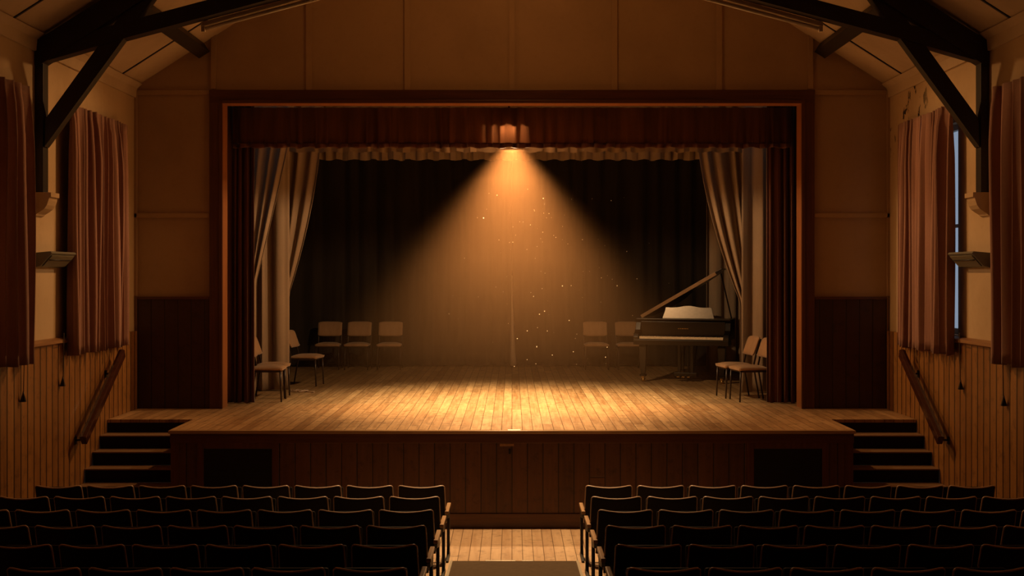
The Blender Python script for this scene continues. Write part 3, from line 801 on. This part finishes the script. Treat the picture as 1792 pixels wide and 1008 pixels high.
# ================================================================== WINDOW CURTAINS
def win_curtain(sgn, y0, y1, label, seed, n_, z0=1.868, z1=4.46):
    root = thing('window_curtain', (sgn * 4.53, (y0 + y1) / 2, z0), label, 'curtain', 'pink-brown window curtains')
    b = BM(); nu = int(n_ * 14)
    def f(u, v):
        z = z1 + (z0 - z1) * v
        a = 0.066 * (0.6 + 0.45 * min(1, v * 5)) * (1 + 0.2 * math.sin(4 * v + 13 * u + seed))
        if v < 0.04: a *= 0.8
        zz = z + 0.012 * math.sin(2 * PI * n_ * u * 0.5 + seed) * v
        y = y0 + (y1 - y0) * u + 0.012 * math.sin(2 * PI * n_ * u * 2 + seed) + 0.01 * math.sin(5 * v + seed) * math.sin(PI * u)
        return (sgn * (4.545 - a * ridge(pleats(u, n_, seed, 0.3))), y, zz)
    sheet(b, nu, 26, f)
    obj('cloth', b, 'window_cloth', root, True, True, 0.005)
    b = BM(); box(b, *sorted((sgn * 4.605, sgn * 4.63)), y0 + 0.004, y1 - 0.004, z1 - 0.06, z1 - 0.025, 0.003)
    for q in (0.1, 0.9):
        yy = y0 + (y1 - y0) * q; box(b, *sorted((sgn * 4.60, sgn * XW)), yy - 0.01, yy + 0.01, z1 - 0.055, z1 - 0.035)
    obj('track', b, 'heater', root, world=True, label='grey curtain track')
win_curtain(-1, 12.36, 13.20, 'pink-brown curtain on the left wall right beside the grey heater', 3, 6.5)
win_curtain(-1, 13.23, 14.2, 'pink-brown curtain on the left wall closest to the stage, above the handrail', 12, 8)
win_curtain(-1, 9.6, 11.36, 'dark brown curtain at the left edge, on the camera side of the truss post', 25, 10)
win_curtain(1, 12.41, 13.26, 'pink-brown curtain on the right wall next to the sliver of daylight', 36, 6.5)
win_curtain(1, 13.29, 14.12, 'pink-brown curtain on the right wall closest to the stage, above the handrail', 47, 8)
win_curtain(1, 9.6, 11.36, 'dark brown curtain at the right edge, on the camera side of the truss post', 58, 10)

# curtain pulls: cord with a weight
def pull(sgn, y, zt, zw, label, name='curtain_pull'):
    r_ = thing(name, (sgn * 4.60, y, zw), label, 'curtain cord', 'curtain pull cords')
    b = BM(); tube(b, [(sgn * 4.585, y, zt), (sgn * 4.592, y + 0.004, (zt + zw) / 2), (sgn * 4.596, y, zw + 0.09)], 0.004, 6); obj('cord', b, 'cord', r_, True, True)
    b = BM(); lathe(b, [(0.004, zw + 0.10), (0.008, zw + 0.075), (0.03, zw + 0.004), (0.028, zw), (0.006, zw - 0.001)], sgn * 4.598, y, 12); obj('weight', b, 'ebony', r_, True, True, label='dark cone-shaped weight')
pull(-1, 11.29, 2.1, 1.50, 'dark cord weight hanging below the dark left edge curtain')
pull(-1, 12.28, 2.1, 1.555, 'dark cord weight hanging below the pink left curtain by the heater')
pull(1, 12.30, 2.1, 1.52, 'dark cord weight hanging below the pink right curtain by the daylight')
pull(1, 11.22, 2.1, 1.47, 'dark cord weight hanging below the dark right edge curtain')

# wall heaters
for sgn, s in ((-1, 'left'), (1, 'right')):
    y0, y1 = 11.70, 12.36
    ht = thing('wall_heater', (sgn * XW, 12.0, 2.75), f'small grey slanted wall heater between curtains on the {s} wall', 'heater', 'wall heaters')
    b = BM()
    prism(b, [(sgn * XW, 2.91), (sgn * 4.50, 2.925), (sgn * 4.485, 2.905), (sgn * 4.50, 2.895), (sgn * 4.60, 2.78), (sgn * XW, 2.765)], 'y', y0, y1, 0.004)
    obj('housing', b, 'heater', ht, world=True)
    b = BM()
    prism(b, [(sgn * 4.503, 2.885), (sgn * 4.596, 2.783), (sgn * 4.590, 2.778), (sgn * 4.497, 2.880)], 'y', y0 + 0.04, y1 - 0.03); obj('reflector', b, 'heater_face', ht, world=True, label='dull metal reflector')
    b = BM(); tube(b, [(sgn * 4.525, y0 + 0.05, 2.84), (sgn * 4.525, y1 - 0.05, 2.84)], 0.006, 8)
    obj('guard_wire', b, 'iron', ht, True, True)

# ================================================================== AISLE CARPET
b = BM(); xa, xb = -0.555, 0.60
yy = [11.24 - 0.5 * k for k in range(20)]
P = [[b.verts.new((x, y, ramp(y) + 0.012)) for x in (xa, xb)] for y in yy]; Q = [[b.verts.new((x, y, ramp(y) + 0.001)) for x in (xa, xb)] for y in yy]
for i in range(len(yy) - 1):
    b.faces.new((P[i][0], P[i][1], P[i + 1][1], P[i + 1][0])); b.faces.new((Q[i][0], Q[i + 1][0], Q[i + 1][1], Q[i][1]))
    for k_ in (0, 1): b.faces.new((P[i][k_], P[i + 1][k_], Q[i + 1][k_], Q[i][k_]))
b.faces.new((P[0][0], Q[0][0], Q[0][1], P[0][1])); b.faces.new((P[-1][0], P[-1][1], Q[-1][1], Q[-1][0]))
cp = tag(obj('aisle_carpet', b, 'carpet'), 'brown carpet runner along the sloping aisle between the seat blocks', 'carpet')
b = BM(); z = ramp(11.24)
for (x0, x1) in ((-0.25, 0.035), (0.09, 0.20)): box(b, x0, x1, 11.225, 11.255, z + 0.002, z + 0.017, 0.003)
obj('edge_strip', b, 'strip', cp, label='bright broken metal nosing')
for x in (xa - 0.012, xb + 0.012):
    b = BM(); y1 = 7.0
    a = [b.verts.new((x + dx, y, ramp(y) + dz)) for y in (11.24, y1) for dx, dz in ((-0.014, 0.001), (0.014, 0.001), (0.012, 0.018), (-0.012, 0.018))]
    b.faces.new(a[:4]); b.faces.new(a[4:][::-1])
    for k_ in range(4): b.faces.new((a[k_], a[(k_ + 1) % 4], a[4 + (k_ + 1) % 4], a[4 + k_]))
    obj('side_strip', b, 'strip', cp, label='worn edging strip')

# ================================================================== THEATRE SEATS
TH = 0.745
def seat_pt(u, v, s, w0=0.418, w1=0.438, th=0.011):
    """u across -1..1, v 0 top .. 1 bottom, s = -1 rear face, 1 front face"""
    w = w0 + (w1 - w0) * v
    x = u * w / 2
    dip = 0.022 * (1 - u * u) * (1 - v)
    rc = 0.016 * max(0, (abs(u) - 0.9) / 0.1) ** 2 * max(0, 1 - v * 14)
    z = TH - dip - rc - v * 0.37
    y = 0.13 * v - 0.035 * (1 - u * u) + 0.0
    return Vector((x, y + s * th, z))
def make_seat(mx, label, group):
    t = thing('theatre_seat', (0, 0, 0), label, 'theatre seat', group)
    b = BM(); us = [-1, -0.97, -0.93, -0.85, -0.65, -0.4, -0.15, 0.15, 0.4, 0.65, 0.85, 0.93, 0.97, 1]; vs_ = [0, 0.03, 0.08, 0.2, 0.4, 0.6, 0.8, 1]
    G = {s: [[b.verts.new(seat_pt(u, v, s)) for v in vs_] for u in us] for s in (-1, 1)}
    for s in (-1, 1):
        for i in range(len(us) - 1):
            for j in range(len(vs_) - 1): b.faces.new((G[s][i][j], G[s][i + 1][j], G[s][i + 1][j + 1], G[s][i][j + 1]))
    for i in range(len(us) - 1):
        for j in (0, len(vs_) - 1): b.faces.new((G[-1][i][j], G[-1][i + 1][j], G[1][i + 1][j], G[1][i][j]))
    for j in range(len(vs_) - 1):
        for i in (0, len(us) - 1): b.faces.new((G[-1][i][j], G[-1][i][j + 1], G[1][i][j + 1], G[1][i][j]))
    bk = obj('backrest', b, 'seat_back', t, True)
    b = BM()
    path = [seat_pt(-1, v, 0) for v in (1, 0.7, 0.4, 0.15, 0.06, 0.02)] + [seat_pt(u, 0, 0) for u in (-0.985, -0.95, -0.85, -0.6, -0.3, 0, 0.3, 0.6, 0.85, 0.95, 0.985)] + [seat_pt(1, v, 0) for v in (0.02, 0.06, 0.15, 0.4, 0.7, 1)]
    n_ = len(path); prevr = None
    tube(b, [p + Vector((0, 0, 0.002)) for p in path], 0.009, 8)
    obj('rim', b, 'seat_rim', bk, True, label='paler rim standing in for the lit edge')
    b = BM()                                          # tipped-up seat
    box(b, -0.2, 0.2, -0.03, 0.03, -0.19, 0.19, 0.02, Matrix.Translation((0, 0.235, 0.50)) @ Matrix.Rotation(math.radians(-12), 4, 'X'))
    obj('seat', b, 'seat_back', t)
    ax = mx * 0.232
    def standard(ax):
        b = BM()
        prism(b, [(0.10, 0), (0.44, 0), (0.44, 0.025), (0.37, 0.045), (0.355, 0.12), (0.36, 0.40), (0.40, 0.47), (0.03, 0.47), (0.06, 0.43), (0.29, 0.40), (0.30, 0.12), (0.27, 0.045), (0.10, 0.025)], 'x', ax - 0.013, ax + 0.013, 0.003)
        o = obj('standard', b, 'iron', t, label='black iron standard')
        b = BM(); box(b, ax - 0.018, ax + 0.018, 0.03, 0.46, 0.47, 0.502, 0.007); obj('armrest', b, 'arm_wood', t, label='worn tan wooden armrest')
    standard(ax)
    b = BM()
    for sx in (-1, 1): box(b, sx * 0.215 - 0.008, sx * 0.215 + (0.012 if sx == mx else 0.006), 0.10, 0.17, 0.385, 0.43)
    obj('hinge_plate', b, 'iron', t)
    return t
rows = ['front', 'second', 'third', 'fourth', 'fifth', 'sixth']
ordn = ['', 'second', 'third', 'fourth', 'fifth', 'sixth', 'seventh', 'eighth']
counts = [8, 8, 8, 7, 6, 5]
for sgn, s in ((-1, 'left'), (1, 'right')):
    proto = None
    for i in range(6):
        y = ROWY - ROWP * i
        for j in range(counts[i]):
            x = (-0.838 - 0.48 * j) if sgn < 0 else (0.896 + 0.48 * j)
            pos = f'aisle end of the {rows[i]} row' if j == 0 else f'{ordn[j]} from the aisle in the {rows[i]} row'
            lab = f'dark theatre seat, {pos}, {s} block'
            grp = f'theatre seats in the {s} block'
            if proto is None: proto = t = make_seat(-sgn, lab, grp)
            else: t = copy_tree(proto); t['label'] = lab
            t.location = (x, y, ramp(y + 0.3) if i == 0 else ramp(y + 0.2)); t.rotation_euler = (0, 0, 0)
            t.rotation_euler.x = -0.056 * 0 
            if i > 0: t.rotation_euler.x = -0.02

# ================================================================== HAZE AND DUST
LX, LY, LZ = 0.0, 15.52, 4.50
b = BM(); seg = 48; prof = [(0.24, 4.31), (3.85, STG + 0.01)]
rings = []
for r_, z in prof:
    rings.append([b.verts.new((LX + r_ * math.cos(2 * PI * k_ / seg), LY + r_ * math.sin(2 * PI * k_ / seg), z)) for k_ in range(seg)])
for k_ in range(seg): b.faces.new((rings[0][k_], rings[0][(k_ + 1) % seg], rings[1][(k_ + 1) % seg], rings[1][k_]))
b.faces.new(rings[0][::-1]); b.faces.new(rings[1])
# keep only the part of the beam behind the red curtains' line
bmesh.ops.bisect_plane(b, geom=list(b.verts) + list(b.edges) + list(b.faces), plane_co=(0, 15.45, 0), plane_no=(0, -1, 0), clear_outer=True)
bmesh.ops.holes_fill(b, edges=[e for e in b.edges if e.is_boundary], sides=0)
m = bpy.data.materials.new('haze'); m.use_nodes = True; nt = m.node_tree; nt.nodes.clear()
out = N(nt, 'ShaderNodeOutputMaterial'); vsn = N(nt, 'ShaderNodeVolumeScatter')
vsn.inputs['Color'].default_value = (1.0, 0.50, 0.22, 1)
_, xyz = objxyz(nt)
hz = N(nt, 'ShaderNodeMapRange'); nt.links.new(xyz[2], hz.inputs['Value'])
for k_, v_ in (('From Min', 1.2), ('From Max', 2.9), ('To Min', 0.016), ('To Max', 0.08)): hz.inputs[k_].default_value = v_
top_ = N(nt, 'ShaderNodeMapRange'); nt.links.new(xyz[2], top_.inputs['Value'])
for k_, v_ in (('From Min', 3.95), ('From Max', 4.31), ('To Min', 1.0), ('To Max', 0.3)): top_.inputs[k_].default_value = v_
dx_ = mth(nt, 'MULTIPLY', xyz[0], xyz[0]); dy_ = mth(nt, 'SUBTRACT', xyz[1], LY); dy_ = mth(nt, 'MULTIPLY', dy_, dy_)
rad_ = mth(nt, 'SQRT', mth(nt, 'ADD', dx_, dy_))
lim_ = mth(nt, 'ADD', 0.24, mth(nt, 'MULTIPLY', mth(nt, 'SUBTRACT', 4.31, xyz[2]), (3.85 - 0.24) / (4.31 - STG - 0.01)))
edge_ = mth(nt, 'SUBTRACT', 1.0, ramp2(nt, mth(nt, 'DIVIDE', rad_, lim_), 0.62, 1.0))
den_ = mth(nt, 'MULTIPLY', mth(nt, 'MULTIPLY', hz.outputs[0], top_.outputs[0]), edge_)
nt.links.new(den_, vsn.inputs['Density']); vsn.inputs['Anisotropy'].default_value = 0.0
nt.links.new(vsn.outputs[0], out.inputs['Volume']); M['haze'] = m
tag(obj('haze', b, 'haze'), 'golden dusty haze lit by the lamp above the middle of the stage', 'haze', None, 'stuff')
b = BM(); rd = random.Random(5)
for i in range(110):
    px = rd.gauss(960, 85); py = rd.uniform(330, 650); y = rd.uniform(15.7, 18.2); s_ = 2100 / y
    X = (px - 896) / s_; Z = CAMZ - (py - 480) / s_
    if Z < STG + 0.1: continue
    bmesh.ops.create_icosphere(b, subdivisions=1, radius=rd.choice((0.002, 0.003, 0.004, 0.006)), matrix=Matrix.Translation((X, y, Z)))
tag(obj('dust', b, 'dust'), 'bright specks of dust floating in the light beam', 'dust', None, 'stuff')

# ================================================================== LIGHT
def spot(name, loc, power, size, blend, radius, col, rot=(0, 0, 0)):
    l = bpy.data.lights.new(name, 'SPOT'); l.energy = power; l.spot_size = math.radians(size); l.spot_blend = blend
    l.shadow_soft_size = radius; l.color = col
    o = bpy.data.objects.new(name, l); COL.objects.link(o); o.location = loc; o.rotation_euler = rot
    return o
def point(name, loc, power, radius, col):
    l = bpy.data.lights.new(name, 'POINT'); l.energy = power; l.shadow_soft_size = radius; l.color = col
    o = bpy.data.objects.new(name, l); COL.objects.link(o); o.location = loc
    return o
WARM = (1.0, 0.61, 0.285); DEEP = (1.0, 0.42, 0.12)
# lantern hanging just behind the valance: a roof and two cheeks, open to the front, back and below, with its bulb
ln = thing('stage_lantern', (-0.04, 15.5, 4.60), 'bright lantern glowing through the middle of the red valance', 'lantern')
b = BM()
x0, x1, y0, y1, z0, z1 = -0.27, 0.19, 15.378, 15.61, 4.385, 4.60
box(b, x0, x1, y0, y1, z1 - 0.01, z1); box(b, x0, x0 + 0.01, y0, y1, z0, z1 - 0.01); box(b, x1 - 0.01, x1, y0, y1, z0, z1 - 0.01)
obj('housing', b, 'heater', ln, world=True)
b = BM(); tube(b, [(-0.04, 15.5, 4.60), (-0.04, 15.5, 5.2), (-0.04, 15.5, 6.6)], 0.012); obj('hanging_rod', b, 'iron', ln, world=True)
m = bpy.data.materials.new('lit bulb'); m.use_nodes = True
bs = m.node_tree.nodes['Principled BSDF']; bs.inputs['Emission Color'].default_value = (*WARM, 1); bs.inputs['Emission Strength'].default_value = 380; M['bulb'] = m
b = BM(); bmesh.ops.create_uvsphere(b, u_segments=12, v_segments=8, radius=0.022, matrix=Matrix.Translation((-0.05, 15.46, 4.565))); obj('bulb', b, 'bulb', ln, True, True, label='glowing bulb')
spot('stage_spot_light', (LX, LY, LZ), 2500, 94, 1.0, 0.03, WARM)
spot('stage_spot_spill', (LX, LY, 4.35), 200, 168, 0.15, 0.04, WARM)
def aim(name, loc, to, power, size, blend, radius, col):
    d = Vector(to) - Vector(loc)
    return spot(name, loc, power, size, blend, radius, col, d.to_track_quat('-Z', 'Y').to_euler())
aim('hall_aisle_lamp', (0.0, 12.95, 6.9), (0.0, 11.3, 0.0), 2400, 50, 1.0, 0.12, WARM)
for sg in (-1, 1):
    aim('added_wall_wash', (sg * 0.3, 14.3, 6.2), (sg * 4.6, 12.0, 2.0), 480, 62, 0.8, 0.12, (1.0, 0.48, 0.16))  # unseen spots, added to brighten the side walls
point('hall_lamp_spill', (0.0, 12.9, 6.7), 22, 0.3, DEEP)

w = bpy.data.worlds.new('dusk'); S.world = w; w.use_nodes = True
bg = w.node_tree.nodes['Background']; bg.inputs[0].default_value = (0.72, 0.8, 1.0, 1); bg.inputs[1].default_value = 0.45

# ================================================================== CAMERA
cam = bpy.data.cameras.new('camera'); co = bpy.data.objects.new('camera', cam); COL.objects.link(co)
co.location = (0, 0, CAMZ); co.rotation_euler = (PI / 2, 0, 0)
cam.sensor_width = 36; cam.lens = 2100 / 1792 * 36; cam.shift_y = -24 / 1792; cam.clip_end = 100
S.camera = co
S.view_settings.view_transform = 'Standard'; S.view_settings.look = 'None'
S.view_settings.exposure = 0.0; S.view_settings.gamma = 1.0; S.view_settings.use_curve_mapping = False
cy = S.cycles
cy.use_denoising = True; cy.max_bounces = 8; cy.diffuse_bounces = 5; cy.volume_bounces = 0; cy.sample_clamp_indirect = 4.0
